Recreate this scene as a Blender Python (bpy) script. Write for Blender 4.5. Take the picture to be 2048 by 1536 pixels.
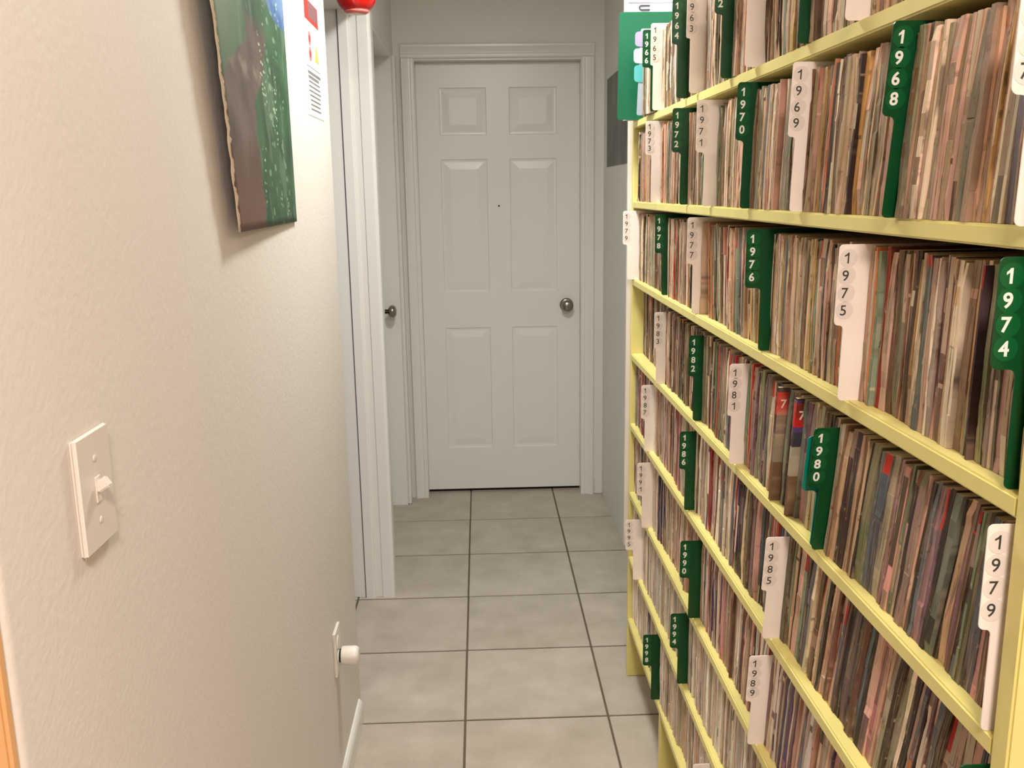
import bpy, bmesh, math, random
from mathutils import Matrix, Vector
random.seed(7)
scene = bpy.context.scene
for o in list(bpy.data.objects): bpy.data.objects.remove(o)
COL = scene.collection

# ------------------------------------------------------------------ camera
EYE = 1.4664
FPX = 1835.4
cR = Vector((0.9993, -0.0352, -0.0147)); cF = Vector((0.0315, 0.9781, -0.2057))
cF.normalize(); cR = (cR - cF * cR.dot(cF)).normalized(); cU = cR.cross(cF)
cam_data = bpy.data.cameras.new('camera')
cam_data.sensor_width = 36.0
cam_data.lens = FPX / 2048 * 36.0
cam_data.clip_start = 0.02
cam = bpy.data.objects.new('camera', cam_data)
M = Matrix((cR, cU, -cF)).transposed().to_4x4()
M.translation = (0, 0, EYE)
cam.matrix_world = M
COL.objects.link(cam)
scene.camera = cam

# ------------------------------------------------------------------ world, lights, exposure
world = bpy.data.worlds.new('world'); scene.world = world
world.use_nodes = True
world.node_tree.nodes['Background'].inputs[0].default_value = (0.9, 0.9, 1.0, 1)
world.node_tree.nodes['Background'].inputs[1].default_value = 0.05
vs = scene.view_settings
vs.view_transform = 'Standard'; vs.look = 'None'; vs.gamma = 1.0; vs.use_curve_mapping = False
vs.exposure = 0.0

def area(name, loc, size, energy, color, rot=(0, 0, 0)):
    l = bpy.data.lights.new(name, 'AREA'); l.shape = 'DISK'; l.size = size
    l.energy = energy; l.color = color
    o = bpy.data.objects.new(name, l); o.location = loc; o.rotation_euler = rot
    COL.objects.link(o); return o
area('hall_lamp_light', (0.10, 2.12, 2.395), 0.26, 26.5, (0.985, 1.0, 0.96))
area('front_room_lamp_light', (0.10, -0.55, 2.395), 0.40, 54.0, (1.0, 0.84, 0.745))
area('side_room_lamp_light', (-1.7, 2.6, 2.395), 0.5, 8.0, (0.90, 0.88, 1.0))

# ------------------------------------------------------------------ helpers
def lin(r, g, b):
    def f(c):
        c /= 255.0
        return c / 12.92 if c <= 0.04045 else ((c + 0.055) / 1.055) ** 2.4
    return (f(r), f(g), f(b), 1.0)

def tag(o, label=None, cat=None, group=None, kind=None):
    if label: o['label'] = label
    if cat: o['category'] = cat
    if group: o['group'] = group
    if kind: o['kind'] = kind
    return o

def empty(name, loc, label, cat, group=None, rot=(0, 0, 0)):
    o = bpy.data.objects.new(name, None); o.empty_display_size = 0.05
    o.location = loc; o.rotation_euler = rot
    COL.objects.link(o); return tag(o, label, cat, group)

def link(name, me, mat=None, parent=None, loc=None, rot=None):
    o = bpy.data.objects.new(name, me)
    if mat and not me.materials: me.materials.append(mat)
    COL.objects.link(o)
    if parent: o.parent = parent
    if loc is not None: o.location = loc
    if rot is not None: o.rotation_euler = rot
    return o

def mesh_of(bm, name, smooth=False):
    me = bpy.data.meshes.new(name)
    bmesh.ops.recalc_face_normals(bm, faces=bm.faces)
    bm.to_mesh(me); bm.free()
    if smooth:
        for p in me.polygons: p.use_smooth = True
    return me

def add_box(bm, x0, x1, y0, y1, z0, z1, bevel=0.0, seg=2):
    r = bmesh.ops.create_cube(bm, size=1.0)
    vs_ = r['verts']
    for v in vs_:
        v.co = Vector(((x0 + x1) / 2 + v.co.x * (x1 - x0), (y0 + y1) / 2 + v.co.y * (y1 - y0), (z0 + z1) / 2 + v.co.z * (z1 - z0)))
    if bevel:
        es = set(e for v in vs_ for e in v.link_edges)
        bmesh.ops.bevel(bm, geom=list(es), offset=bevel, segments=seg, affect='EDGES', clamp_overlap=True)

def box(name, x0, x1, y0, y1, z0, z1, mat, parent=None, bevel=0.0, seg=2):
    bm = bmesh.new(); add_box(bm, x0, x1, y0, y1, z0, z1, bevel, seg)
    return link(name, mesh_of(bm, name), mat, parent)

def prism(bm, pts, z0, z1, axis='z'):
    """extrude a closed 2-D outline; axis z: pts are (x,y); axis y: pts are (x,z); axis x: pts are (y,z)"""
    def P(a, b, c):
        return {'z': (a, b, c), 'y': (a, c, b), 'x': (c, a, b)}[axis]
    lo = [bm.verts.new(P(a, b, z0)) for a, b in pts]
    hi = [bm.verts.new(P(a, b, z1)) for a, b in pts]
    n = len(pts)
    bm.faces.new(lo[::-1]); bm.faces.new(hi)
    for i in range(n):
        bm.faces.new((lo[i], lo[(i + 1) % n], hi[(i + 1) % n], hi[i]))

def lathe(bm, prof, n=24, axis='z', org=(0, 0, 0)):
    """revolve (r, h) profile"""
    rings = []
    for r, h in prof:
        ring = []
        for k in range(n):
            a = 2 * math.pi * k / n
            c, s = r * math.cos(a), r * math.sin(a)
            p = {'z': (c, s, h), 'y': (c, h, s), 'x': (h, c, s)}[axis]
            ring.append(bm.verts.new((p[0] + org[0], p[1] + org[1], p[2] + org[2])))
        rings.append(ring)
    for a, b in zip(rings, rings[1:]):
        for k in range(n):
            bm.faces.new((a[k], a[(k + 1) % n], b[(k + 1) % n], b[k]))
    bm.faces.new(rings[0][::-1]); bm.faces.new(rings[-1])

def arc(cx, cy, r, a0, a1, n=6):
    return [(cx + r * math.cos(math.radians(a0 + (a1 - a0) * i / n)), cy + r * math.sin(math.radians(a0 + (a1 - a0) * i / n))) for i in range(n + 1)]

# ------------------------------------------------------------------ materials
def nodes_of(name):
    m = bpy.data.materials.new(name); m.use_nodes = True
    nt = m.node_tree; b = nt.nodes['Principled BSDF']
    return m, nt, b

def plain(name, col, rough=0.5, metal=0.0, noise=0.0, nscale=30.0, bump=0.0, bscale=200.0, spec=0.5, coat=0.0):
    m, nt, b = nodes_of(name)
    b.inputs['Base Color'].default_value = col
    b.inputs['Roughness'].default_value = rough
    b.inputs['Metallic'].default_value = metal
    b.inputs['Specular IOR Level'].default_value = spec
    b.inputs['Coat Weight'].default_value = coat
    geo = nt.nodes.new('ShaderNodeNewGeometry')
    if noise:
        n = nt.nodes.new('ShaderNodeTexNoise'); n.inputs['Scale'].default_value = nscale; n.inputs['Detail'].default_value = 4
        nt.links.new(geo.outputs['Position'], n.inputs['Vector'])
        mx = nt.nodes.new('ShaderNodeMixRGB')
        mx.inputs[1].default_value = tuple(c * (1 - noise) for c in col[:3]) + (1,)
        mx.inputs[2].default_value = tuple(min(1, c * (1 + noise)) for c in col[:3]) + (1,)
        nt.links.new(n.outputs['Fac'], mx.inputs[0]); nt.links.new(mx.outputs[0], b.inputs['Base Color'])
    if bump:
        n2 = nt.nodes.new('ShaderNodeTexNoise'); n2.inputs['Scale'].default_value = bscale; n2.inputs['Detail'].default_value = 3
        nt.links.new(geo.outputs['Position'], n2.inputs['Vector'])
        bp = nt.nodes.new('ShaderNodeBump'); bp.inputs['Strength'].default_value = bump; bp.inputs['Distance'].default_value = 0.002
        nt.links.new(n2.outputs['Fac'], bp.inputs['Height']); nt.links.new(bp.outputs[0], b.inputs['Normal'])
    return m

M_wall = plain('wall_paint', lin(222, 216, 208), 0.55, noise=0.015, nscale=6, bump=0.32, bscale=115)
M_wall2 = plain('hall_paint', lin(230, 229, 222), 0.5, noise=0.015, nscale=6, bump=0.15, bscale=150)
M_ceil = plain('ceiling_paint', lin(236, 234, 228), 0.8)
M_trim = plain('trim_paint', lin(232, 231, 226), 0.28, noise=0.01, nscale=8)
M_door = plain('door_paint', lin(234, 235, 229), 0.32, noise=0.02, nscale=3)
M_yellow = plain('yellow_paint', lin(225, 213, 134), 0.38, noise=0.05, nscale=14, bump=0.08, bscale=60)
M_nickel = plain('brushed_nickel', lin(150, 146, 136), 0.24, metal=1.0)
M_plastic = plain('white_plastic', lin(230, 226, 216), 0.32)
M_plate = plain('painted_plate', lin(220, 212, 203), 0.4)
M_wood = plain('tan_paint', lin(222, 172, 118), 0.5, noise=0.04, nscale=12)
M_dark = plain('dark_gap', lin(28, 24, 20), 0.8)
M_grout = plain('grout', lin(104, 91, 72), 0.9, noise=0.15, nscale=25)

def tile_mat():
    m, nt, b = nodes_of('ceramic_tile')
    geo = nt.nodes.new('ShaderNodeNewGeometry'); oi = nt.nodes.new('ShaderNodeObjectInfo')
    n = nt.nodes.new('ShaderNodeTexNoise'); n.inputs['Scale'].default_value = 9; n.inputs['Detail'].default_value = 6; n.inputs['Roughness'].default_value = 0.6
    add = nt.nodes.new('ShaderNodeVectorMath'); add.operation = 'ADD'
    sc = nt.nodes.new('ShaderNodeMath'); sc.operation = 'MULTIPLY'; sc.inputs[1].default_value = 40
    nt.links.new(oi.outputs['Random'], sc.inputs[0])
    nt.links.new(geo.outputs['Position'], add.inputs[0]); nt.links.new(sc.outputs[0], add.inputs[1])
    nt.links.new(add.outputs[0], n.inputs['Vector'])
    cr = nt.nodes.new('ShaderNodeValToRGB')
    cr.color_ramp.elements[0].position = 0.30; cr.color_ramp.elements[0].color = lin(174, 164, 150)
    cr.color_ramp.elements[1].position = 0.72; cr.color_ramp.elements[1].color = lin(196, 186, 173)
    nt.links.new(n.outputs['Fac'], cr.inputs[0])
    hs = nt.nodes.new('ShaderNodeHueSaturation')
    mr = nt.nodes.new('ShaderNodeMapRange'); mr.inputs[3].default_value = 0.965; mr.inputs[4].default_value = 1.03
    nt.links.new(oi.outputs['Random'], mr.inputs[0]); nt.links.new(mr.outputs[0], hs.inputs['Value'])
    nt.links.new(cr.outputs[0], hs.inputs['Color']); nt.links.new(hs.outputs[0], b.inputs['Base Color'])
    b.inputs['Roughness'].default_value = 0.42; b.inputs['Specular IOR Level'].default_value = 0.35
    return m
M_tile = tile_mat()

# ------------------------------------------------------------------ the room shell
def struct(o, label, cat):
    return tag(o, label, cat, kind='structure')

TW, TX, TY = 0.4065, -0.0710, 2.3544
floor = struct(box('floor', -2.9, 1.0, -2.5, 4.6, -0.06, -0.003, M_grout), 'beige ceramic tile floor with dark grout joints', 'floor')
bm = bmesh.new(); g = 0.0032
add_box(bm, g, TW - g, g, TW - g, -0.003, 0.0, 0.0012, 2)
tile_me = mesh_of(bm, 'tile')
k = 0
for i in range(-7, 2):
    for j in range(-11, 6):
        t = link('tile', tile_me, M_tile, floor, (TX + i * TW + random.uniform(-.0006, .0006), TY + j * TW + random.uniform(-.0006, .0006), random.uniform(-.0004, .0)))
CEIL = 2.44
struct(box('ceiling', -2.9, 1.0, -2.5, 4.6, CEIL, CEIL + 0.05, M_ceil), 'plain white ceiling above the hallway', 'ceiling')

XL = -0.371           # corridor face of the left wall
WT = 0.135            # its thickness
NY0, NY1 = 0.6645, 2.425
r = 0.019
# near left wall: plan outline with rounded plaster corners
pts = [(XL - WT, NY0)] + arc(XL - .010, NY0 + .010, .010, -90, 0, 8) + arc(XL - r, NY1 - r, r, 0, 90, 8) + [(XL - WT, NY1)]
bm = bmesh.new(); prism(bm, pts, 0, CEIL)
wl = link('wall_left', mesh_of(bm, 'wall_left', True), M_wall)
for p in wl.data.polygons: p.use_smooth = len(p.vertices) == 4
try: wl.data.set_sharp_from_angle(angle=math.radians(40))
except Exception: pass
struct(wl, 'textured white wall on the left with rounded corners', 'wall')
# tan end face trim at the near corner
struct(box('trim_2', XL - WT - 0.02, XL - 0.002, NY0 - 0.0125, NY0 - 0.0002, 0, CEIL, M_wood, bevel=0.003), 'tan painted trim on the near end of the left wall', 'trim')
# far left walls: head over the open doorway, pier between doorways, head over second door, end pier
FY = 4.315            # face of the far wall
D1 = 3.205            # far side of the open doorway
D2a, D2b = 3.345, 4.222
bm = bmesh.new()
add_box(bm, XL - WT, XL, NY1, D1, 2.066, CEIL)
add_box(bm, XL - WT, XL, D1, D2a, 0, CEIL)
add_box(bm, XL - WT, XL, D2a, D2b, 2.06, CEIL)
add_box(bm, XL - WT, XL, D2b, FY + 0.1, 0, CEIL)
struct(link('wall_left_far', mesh_of(bm, 'wall_left_far'), M_wall2), 'white wall around the two doorways on the left', 'wall')
# far wall with the door opening
DX0, DX1, DZ = -0.2815, 0.4745, 2.046
bm = bmesh.new()
add_box(bm, XL - WT, DX0, FY, FY + 0.12, 0, CEIL)
add_box(bm, DX1, 0.72, FY, FY + 0.12, 0, CEIL)
add_box(bm, DX0, DX1, FY, FY + 0.12, DZ, CEIL)
struct(link('wall_far', mesh_of(bm, 'wall_far'), M_wall2), 'white end wall of the hallway around the closed door', 'wall')
XR = 0.576
struct(box('wall_right', XR, XR + 0.15, 2.612, FY, 0, CEIL, M_wall2), 'plain white wall on the right past the record shelves', 'wall')
struct(box('wall_right_near', 0.665, 0.80, -2.5, 2.612, 0, CEIL, M_wall), 'white wall behind the record shelves', 'wall')
# unseen remainder of the rooms (closes the light in)
struct(box('wall_back', -2.9, 0.8, -2.6, -2.5, 0, CEIL, M_wall), 'white wall behind the viewer', 'wall')
struct(box('wall_left_room', -3.0, -2.9, -2.6, 4.6, 0, CEIL, M_wall), 'white side wall of the adjoining rooms', 'wall')
struct(box('wall_left_partition', -2.9, XL - WT, NY0 + 0.02, NY0 + 0.12, 0, CEIL, M_wall), 'white partition wall between front and side room', 'wall')
struct(box('wall_left_end', -2.9, XL - WT, 4.4, 4.5, 0, CEIL, M_wall), 'white end wall of the side room', 'wall')

# baseboard on the near left wall
bp = [(XL - 0.001, 0), (XL + 0.012, 0), (XL + 0.012, 0.052), (XL + 0.009, 0.062), (XL + 0.004, 0.068), (XL - 0.001, 0.069)]
bm = bmesh.new(); prism(bm, bp, NY0 + 0.03, NY1 - 0.055, 'y')
struct(link('baseboard_left', mesh_of(bm, 'baseboard_left'), M_trim), 'low white baseboard along the left wall', 'baseboard')
bm = bmesh.new(); add_box(bm, 0.539, XR, FY - 0.011, FY, 0, 0.078, 0.003)
struct(link('baseboard_far', mesh_of(bm, 'baseboard_far'), M_trim), 'short white baseboard right of the closed door', 'baseboard')

# trim of the open doorway on the left (far jamb with stop and casing)
tr = bpy.data.objects.new('trim_1', None); COL.objects.link(tr)
struct(tr, 'white door frame of the open doorway on the left', 'door frame')
J = 3.188
box('jamb', XL - WT - 0.002, -0.372, J, D1, 0, 2.066, M_trim, tr, 0.001)
pr = [(-0.4475, J - 0.0002), (-0.4475, J - 0.010)] + arc(-0.4190, J - 0.006, 0.0065, -90, 0, 4) + [(-0.4125, J - 0.0002)]
bm = bmesh.new(); prism(bm, pr, 0, 2.052)
link('door_stop', mesh_of(bm, 'door_stop'), M_trim, tr)
box('gap_strip', -0.4512, -0.4476, J - 0.004, J - 0.0001, 0, 2.052, plain('gap_grey', lin(96, 92, 98), 0.7), tr)  # thin dark strip standing in for the shaded gap beside the door stop
pr = [(-0.388, J - 0.0005), (-0.386, J - 0.007)] + arc(-0.3535, J + 0.002, 0.0115, -90, 0, 5) + [(-0.342, J + 0.055), (-0.347, J + 0.062), (XL + 0.0005, J + 0.062), (XL + 0.0005, J + 0.016), (-0.3725, J + 0.0)]
bm = bmesh.new(); prism(bm, pr, 0, 2.052)
link('casing', mesh_of(bm, 'casing'), M_trim, tr)
box('head_jamb', XL - WT - 0.002, -0.372, NY1 + 0.001, D1, 2.052, 2.068, M_trim, tr, 0.001)

# second door on the left, set back in its frame
tr = bpy.data.objects.new('trim_3', None); COL.objects.link(tr)
struct(tr, 'white frame of the second door on the left', 'door frame')
box('jamb', XL - WT + 0.01, XL, D2b - 0.016, D2b - 0.0005, 0, 2.06, M_trim, tr, 0.001)
box('jamb', XL - WT + 0.01, XL, D2a + 0.0005, D2a + 0.016, 0, 2.06, M_trim, tr, 0.001)
box('head_jamb', XL - WT + 0.01, XL, D2a + 0.016, D2b - 0.016, 2.044, 2.0595, M_trim, tr, 0.001)
box('casing', XL + 0.0005, XL + 0.016, D2b - 0.010, D2b + 0.055, 0, 2.055, M_trim, tr, 0.005, 3)
box('casing', XL + 0.0005, XL + 0.016, D2a - 0.055, D2a + 0.010, 0, 2.055, M_trim, tr, 0.005, 3)

def door_slab(axis_u0, axis_u1, z0, z1, thick, panels, name, place):
    """slab built of stiles and rails with separate sunk panels. place(u, d, z)-> world; d = depth behind the face"""
    us = sorted(set([axis_u0, axis_u1] + [v for p in panels for v in p[:2]]))
    zs = sorted(set([z0, z1] + [v for p in panels for v in p[2:]]))
    bm = bmesh.new()
    def inside(a, b, c, d):
        return any(p[0] - 1e-6 <= a and b <= p[1] + 1e-6 and p[2] - 1e-6 <= c and d <= p[3] + 1e-6 for p in panels)
    vv = {}
    def V(u, d, z):
        kk = (round(u, 5), round(d, 5), round(z, 5))
        if kk not in vv: vv[kk] = bm.verts.new(place(u, d, z))
        return vv[kk]
    for a, b in zip(us, us[1:]):
        for c, d in zip(zs, zs[1:]):
            if not inside(a, b, c, d):
                bm.faces.new((V(a, 0, c), V(b, 0, c), V(b, 0, d), V(a, 0, d)))
            bm.faces.new((V(a, thick, c), V(a, thick, d), V(b, thick, d), V(b, thick, c)))
    for a, b in zip(us, us[1:]):
        for z in (z0, z1): bm.faces.new((V(a, 0, z), V(b, 0, z), V(b, thick, z), V(a, thick, z)))
    for c, d in zip(zs, zs[1:]):
        for u in (axis_u0, axis_u1): bm.faces.new((V(u, 0, c), V(u, 0, d), V(u, thick, d), V(u, thick, c)))
    slab = mesh_of(bm, name)
    pms = []
    for (a, b, c, d) in panels:
        bm = bmesh.new(); rings = []
        for ins, dep in ((0, 0), (0.003, 0.005), (0.012, 0.0058), (0.016, 0.0054), (0.045, 0.0015), (0.047, 0.0014)):
            rings.append([bm.verts.new(place(u, dep, z)) for u, z in ((a + ins, c + ins), (b - ins, c + ins), (b - ins, d - ins), (a + ins, d - ins))])
        for r0, r1 in zip(rings, rings[1:]):
            for q in range(4): bm.faces.new((r0[q], r0[(q + 1) % 4], r1[(q + 1) % 4], r1[q]))
        bm.faces.new(rings[-1])
        pms.append(mesh_of(bm, 'panel'))
    return slab, pms

def knob(parent, org, axis, sgn):
    """org on the door face; axis 'x' or 'y', sgn direction of projection"""
    bm = bmesh.new(); lathe(bm, [(0.0, 0), (0.033, 0), (0.0325, sgn * 0.006), (0.027, sgn * 0.010), (0.012, sgn * 0.012), (0.011, sgn * 0.014)], 28, axis, org)
    link('rosette', mesh_of(bm, 'rosette', True), M_nickel, parent)
    prof = [(0.010, sgn * 0.010), (0.010, sgn * 0.030)]
    for q in range(1, 12):
        a = math.pi * q / 12
        prof.append((0.029 * math.sin(a) ** 0.8 if q > 1 else 0.014, sgn * (0.030 + 0.019 * (1 - math.cos(a)))))
    prof.append((0.002, sgn * 0.068))
    bm = bmesh.new(); lathe(bm, prof, 28, axis, org)
    link('knob', mesh_of(bm, 'knob', True), M_nickel, parent)

# end door
DYF = 4.385
panels = []
for a, b in ((-0.1745, 0.0415), (0.1455, 0.3645)):
    panels += [(a, b, 1.722, 1.932), (a, b, 0.995, 1.614), (a, b, 0.228, 0.826)]
slab, pms = door_slab(DX0 + 0.003, DX1 - 0.003, 0.016, DZ - 0.004, 0.035, panels, 'door_1', lambda u, d, z: (u, DYF + d, z))
d1 = struct(link('door_1', slab, M_door), 'closed white six-panel door at the end of the hallway', 'door')
for pm in pms: link('panel', pm, M_door, d1)
knob(d1, (0.409, DYF, 0.928), 'y', -1)
bm = bmesh.new(); lathe(bm, [(0.0042, -0.0012), (0.0042, 0.004)], 14, 'y', (0.0925, DYF, 1.399))
tag(link('peephole', mesh_of(bm, 'peephole'), M_dark, d1), 'small dark peephole')
# frame of the end door
tr = bpy.data.objects.new('trim_4', None); COL.objects.link(tr)
struct(tr, 'white moulded frame around the end door', 'door frame')
def casing_profile(w):
    # (across, proud) outline of a moulded casing, inner edge at 0
    return [(0, 0), (0, 0.008), (0.006, 0.0115), (0.016, 0.012), (0.020, 0.009), (0.026, 0.0095), (w - 0.020, 0.014), (w - 0.012, 0.018), (w - 0.003, 0.018), (w, 0.015), (w, 0)]
w = 0.060
bm = bmesh.new(); prism(bm, [(DX0 + 0.004 - a, FY - b) for a, b in casing_profile(w)], 0, DZ + 0.004)
link('casing', mesh_of(bm, 'casing'), M_trim, tr)
bm = bmesh.new(); prism(bm, [(DX1 - 0.004 + a, FY - b) for a, b in casing_profile(w)], 0, DZ + 0.004)
link('casing', mesh_of(bm, 'casing'), M_trim, tr)
bm = bmesh.new(); prism(bm, [(FY - b, DZ + 0.0045 + a) for a, b in casing_profile(w)], DX0 - 0.056, DX1 + 0.056, 'x')
link('head_casing', mesh_of(bm, 'head_casing'), M_trim, tr)
box('jamb', DX0 - 0.001, DX0 + 0.0025, FY + 0.0005, FY + 0.11, 0, DZ, M_trim, tr)
box('jamb', DX1 - 0.0025, DX1 + 0.001, FY + 0.0005, FY + 0.11, 0, DZ, M_trim, tr)
box('head_jamb', DX0, DX1, FY + 0.0005, FY + 0.11, DZ - 0.0035, DZ + 0.001, M_trim, tr)
box('threshold_gap', DX0, DX1, DYF + 0.02, DYF + 0.06, -0.002, 0.0155, M_dark, tr)

# second (left) door
px0, px1 = D2a + 0.018, D2b - 0.018
pw = (px1 - px0)
pn = []
for a, b in ((px0 + 0.11, px0 + pw / 2 - 0.05), (px0 + pw / 2 + 0.05, px1 - 0.11)):
    pn += [(a, b, 1.72, 1.93), (a, b, 0.995, 1.614), (a, b, 0.228, 0.826)]
DXF = -0.4505
slab, pms = door_slab(px0, px1, 0.014, 2.041, 0.034, pn, 'door_2', lambda u, d, z: (DXF - d, u, z))
d2 = struct(link('door_2', slab, M_door), 'closed white door set back in the left wall', 'door')
for pm in pms: link('panel', pm, M_door, d2)
knob(d2, (DXF, 4.135, 0.943), 'x', 1)

# ------------------------------------------------------------------ the record shelves
XS = 0.4233           # front edge of the boards
YN0, YN1, YF = 0.6585, 0.6825, 2.566
ROW = dict(zip('ABCDEFGH', (1.6455, 1.4339, 1.2218, 1.0084, 0.8036, 0.5958, 0.3938, 0.1942)))
TH = 0.0185
ZTOP = ROW['A'] + 0.196
XB = 0.648
unit = empty('record_shelf', (XS, 1.6, 0), 'pale yellow painted wooden shelf unit packed with record sleeves', 'shelf')
def upart(name, x0, x1, y0, y1, z0, z1, mat=None, bevel=0.0022, label=None):
    o = box(name, x0 - XS, x1 - XS, y0 - 1.6, y1 - 1.6, z0, z1, mat or M_yellow, unit, bevel)
    if label: tag(o, label)
    return o
upart('upright', XS - 0.0005, XB, YN0, YN1, 0, ZTOP + 0.004)
upart('upright', XS, XB, YF, YF + 0.019, 0, ZTOP + 0.004)
upart('end_panel', XS - 0.011, XB, YF + 0.0205, YF + 0.036, 0.42, ZTOP + 0.0, M_plate, 0.001, 'thin white panel on the far end')
for z in ROW.values():
    upart('shelf_board', XS, XB, YN1 + 0.0002, YF - 0.0002, z - TH, z)
upart('leg', XS + 0.002, XB, 2.062, 2.084, 0, ROW['H'] - TH - 0.0002)
upart('leg', XS + 0.002, XB, 1.38, 1.402, 0, ROW['H'] - TH - 0.0002)
upart('back_panel', XB + 0.0005, XB + 0.007, YN0, YF + 0.019, 0.02, ZTOP, M_yellow, 0)

LEAN = {
 'A': [(.69, 0), (.80, 5), (1.1, 5), (1.3, 2), (1.6, 2), (2.0, 0), (2.5, 0)],
 'B': [(.69, 1), (.74, 5), (.85, 8), (.95, 9), (1.2, 6), (1.47, 4), (1.8, 1), (2.5, 0)],
 'C': [(.69, 0), (.80, 3), (1.0, 3), (1.25, 1), (1.40, 0), (1.55, -3), (1.735, -8), (1.79, 0), (2.1, -1), (2.5, 0)],
 'D': [(.69, 0), (.75, 7), (.82, 12), (1.08, 11), (1.25, 7), (1.47, 4), (1.80, 1), (2.5, 0)],
 'E': [(.69, 3), (.74, 9), (.82, 13), (1.1, 13), (1.26, 8), (1.55, 3), (1.84, 1), (2.5, 0)],
 'F': [(.69, 0), (.80, 10), (1.1, 11), (1.30, 8), (1.6, 2), (2.5, 0)],
 'G': [(.69, 0), (.80, 5), (1.2, 5), (1.6, 2), (2.5, 0)],
 'H': [(.69, 0), (.80, 4), (1.2, 3), (1.6, 1), (2.5, 0)],
}
def lean(row, y):
    kn = LEAN[row]
    if y <= kn[0][0]: return math.radians(kn[0][1])
    for (a, la), (b, lb) in zip(kn, kn[1:]):
        if y <= b: return math.radians(la + (lb - la) * (y - a) / (b - a))
    return math.radians(kn[-1][1])

# ---- year dividers: (year, row, colour, Y, body X, tab X, tab bottom, top)
DIV = [
 ('1966', 'A', 'g', 2.245, .4085, .389, .099, .183), ('1965', 'A', 'w', 2.212, .408, .402, .100, .192),
 ('1964', 'A', 'g', 1.930, .405, .393, .104, .191), ('1963', 'A', 'w', 1.830, .408, .400, .100, .190),
 ('1962', 'A', 'g', 1.595, .408, .394, .101, .188), ('1961', 'A', 'w', 1.452, .408, .397, .100, .188),
 ('1960', 'A', 'g', 1.225, .411, .397, .100, .188), ('1959', 'A', 'w', 1.064, .409, .397, .100, .188),
 ('1973', 'B', 'w', 2.229, .411, .396, .112, .189), ('1972', 'B', 'g', 1.900, .409, .391, .104, .190),
 ('1971', 'B', 'w', 1.705, .410, .394, .096, .187), ('1970', 'B', 'g', 1.462, .411, .398, .104, .190),
 ('1969', 'B', 'w', 1.225, .411, .401, .096, .188), ('1968', 'B', 'g', 0.941, .411, .398, .100, .188),
 ('1967', 'B', 'w', 0.703, .411, .397, .097, .186),
 ('1979', 'C', 'w', 2.535, .405, .392, .096, .187), ('1978', 'C', 'g', 2.140, .423, .406, .098, .187),
 ('1977', 'C', 'w', 1.806, .418, .406, .099, .189), ('1976', 'C', 'g', 1.370, .421, .397, .096, .184),
 ('1975', 'C', 'w', 1.029, .412, .401, .089, .181), ('1974', 'C', 'g', 0.702, .423, .402, .100, .189),
 ('1983', 'D', 'w', 2.143, .414, .408, .087, .173), ('1982', 'D', 'g', 1.780, .420, .408, .092, .174),
 ('1981', 'D', 'w', 1.480, .413, .406, .086, .175), ('1980', 'D', 'g', 1.100, .418, .402, .091, .173),
 ('1979', 'D', 'w', 0.694, .419, .408, .094, .187),
 ('1987', 'E', 'w', 2.271, .412, .403, .087, .175), ('1986', 'E', 'g', 1.823, .417, .404, .091, .172),
 ('1985', 'E', 'w', 1.256, .410, .402, .084, .172), ('1984', 'E', 'g', 0.712, .420, .405, .090, .172),
 ('1991', 'F', 'w', 2.268, .407, .394, .090, .178), ('1990', 'F', 'g', 1.746, .413, .393, .091, .172),
 ('1989', 'F', 'w', 1.303, .409, .400, .084, .168),
 ('1995', 'G', 'w', 2.395, .408, .386, .090, .178), ('1994', 'G', 'g', 1.838, .414, .396, .088, .170),
 ('1993', 'G', 'w', 1.290, .412, .400, .088, .170),
 ('1998', 'H', 'g', 2.108, .409, .387, .096, .180), ('1997', 'H', 'w', 1.585, .408, .392, .092, .176),
]
def translucent_plastic(name, col, rough=0.35):
    m, nt, b = nodes_of(name)
    b.inputs['Base Color'].default_value = col; b.inputs['Roughness'].default_value = rough
    b.inputs['Specular IOR Level'].default_value = 0.4
    geo = nt.nodes.new('ShaderNodeNewGeometry'); n = nt.nodes.new('ShaderNodeTexNoise'); n.inputs['Scale'].default_value = 18
    nt.links.new(geo.outputs['Position'], n.inputs['Vector'])
    mx = nt.nodes.new('ShaderNodeMixRGB'); mx.inputs[1].default_value = tuple(c * .9 for c in col[:3]) + (1,); mx.inputs[2].default_value = tuple(min(1, c * 1.08) for c in col[:3]) + (1,)
    nt.links.new(n.outputs['Fac'], mx.inputs[0]); nt.links.new(mx.outputs[0], b.inputs['Base Color'])
    return m
M_card = {'g': translucent_plastic('green_card', lin(0, 68, 32)), 'w': translucent_plastic('white_card', lin(244, 233, 225), 0.45)}
M_stick = {'g': translucent_plastic('green_sticker', lin(8, 86, 44), 0.3), 'w': translucent_plastic('clear_sticker', lin(228, 218, 210), 0.4)}
M_print = {'g': plain('white_print', lin(236, 236, 228), 0.5), 'w': plain('black_print', lin(58, 60, 56), 0.5)}

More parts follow.
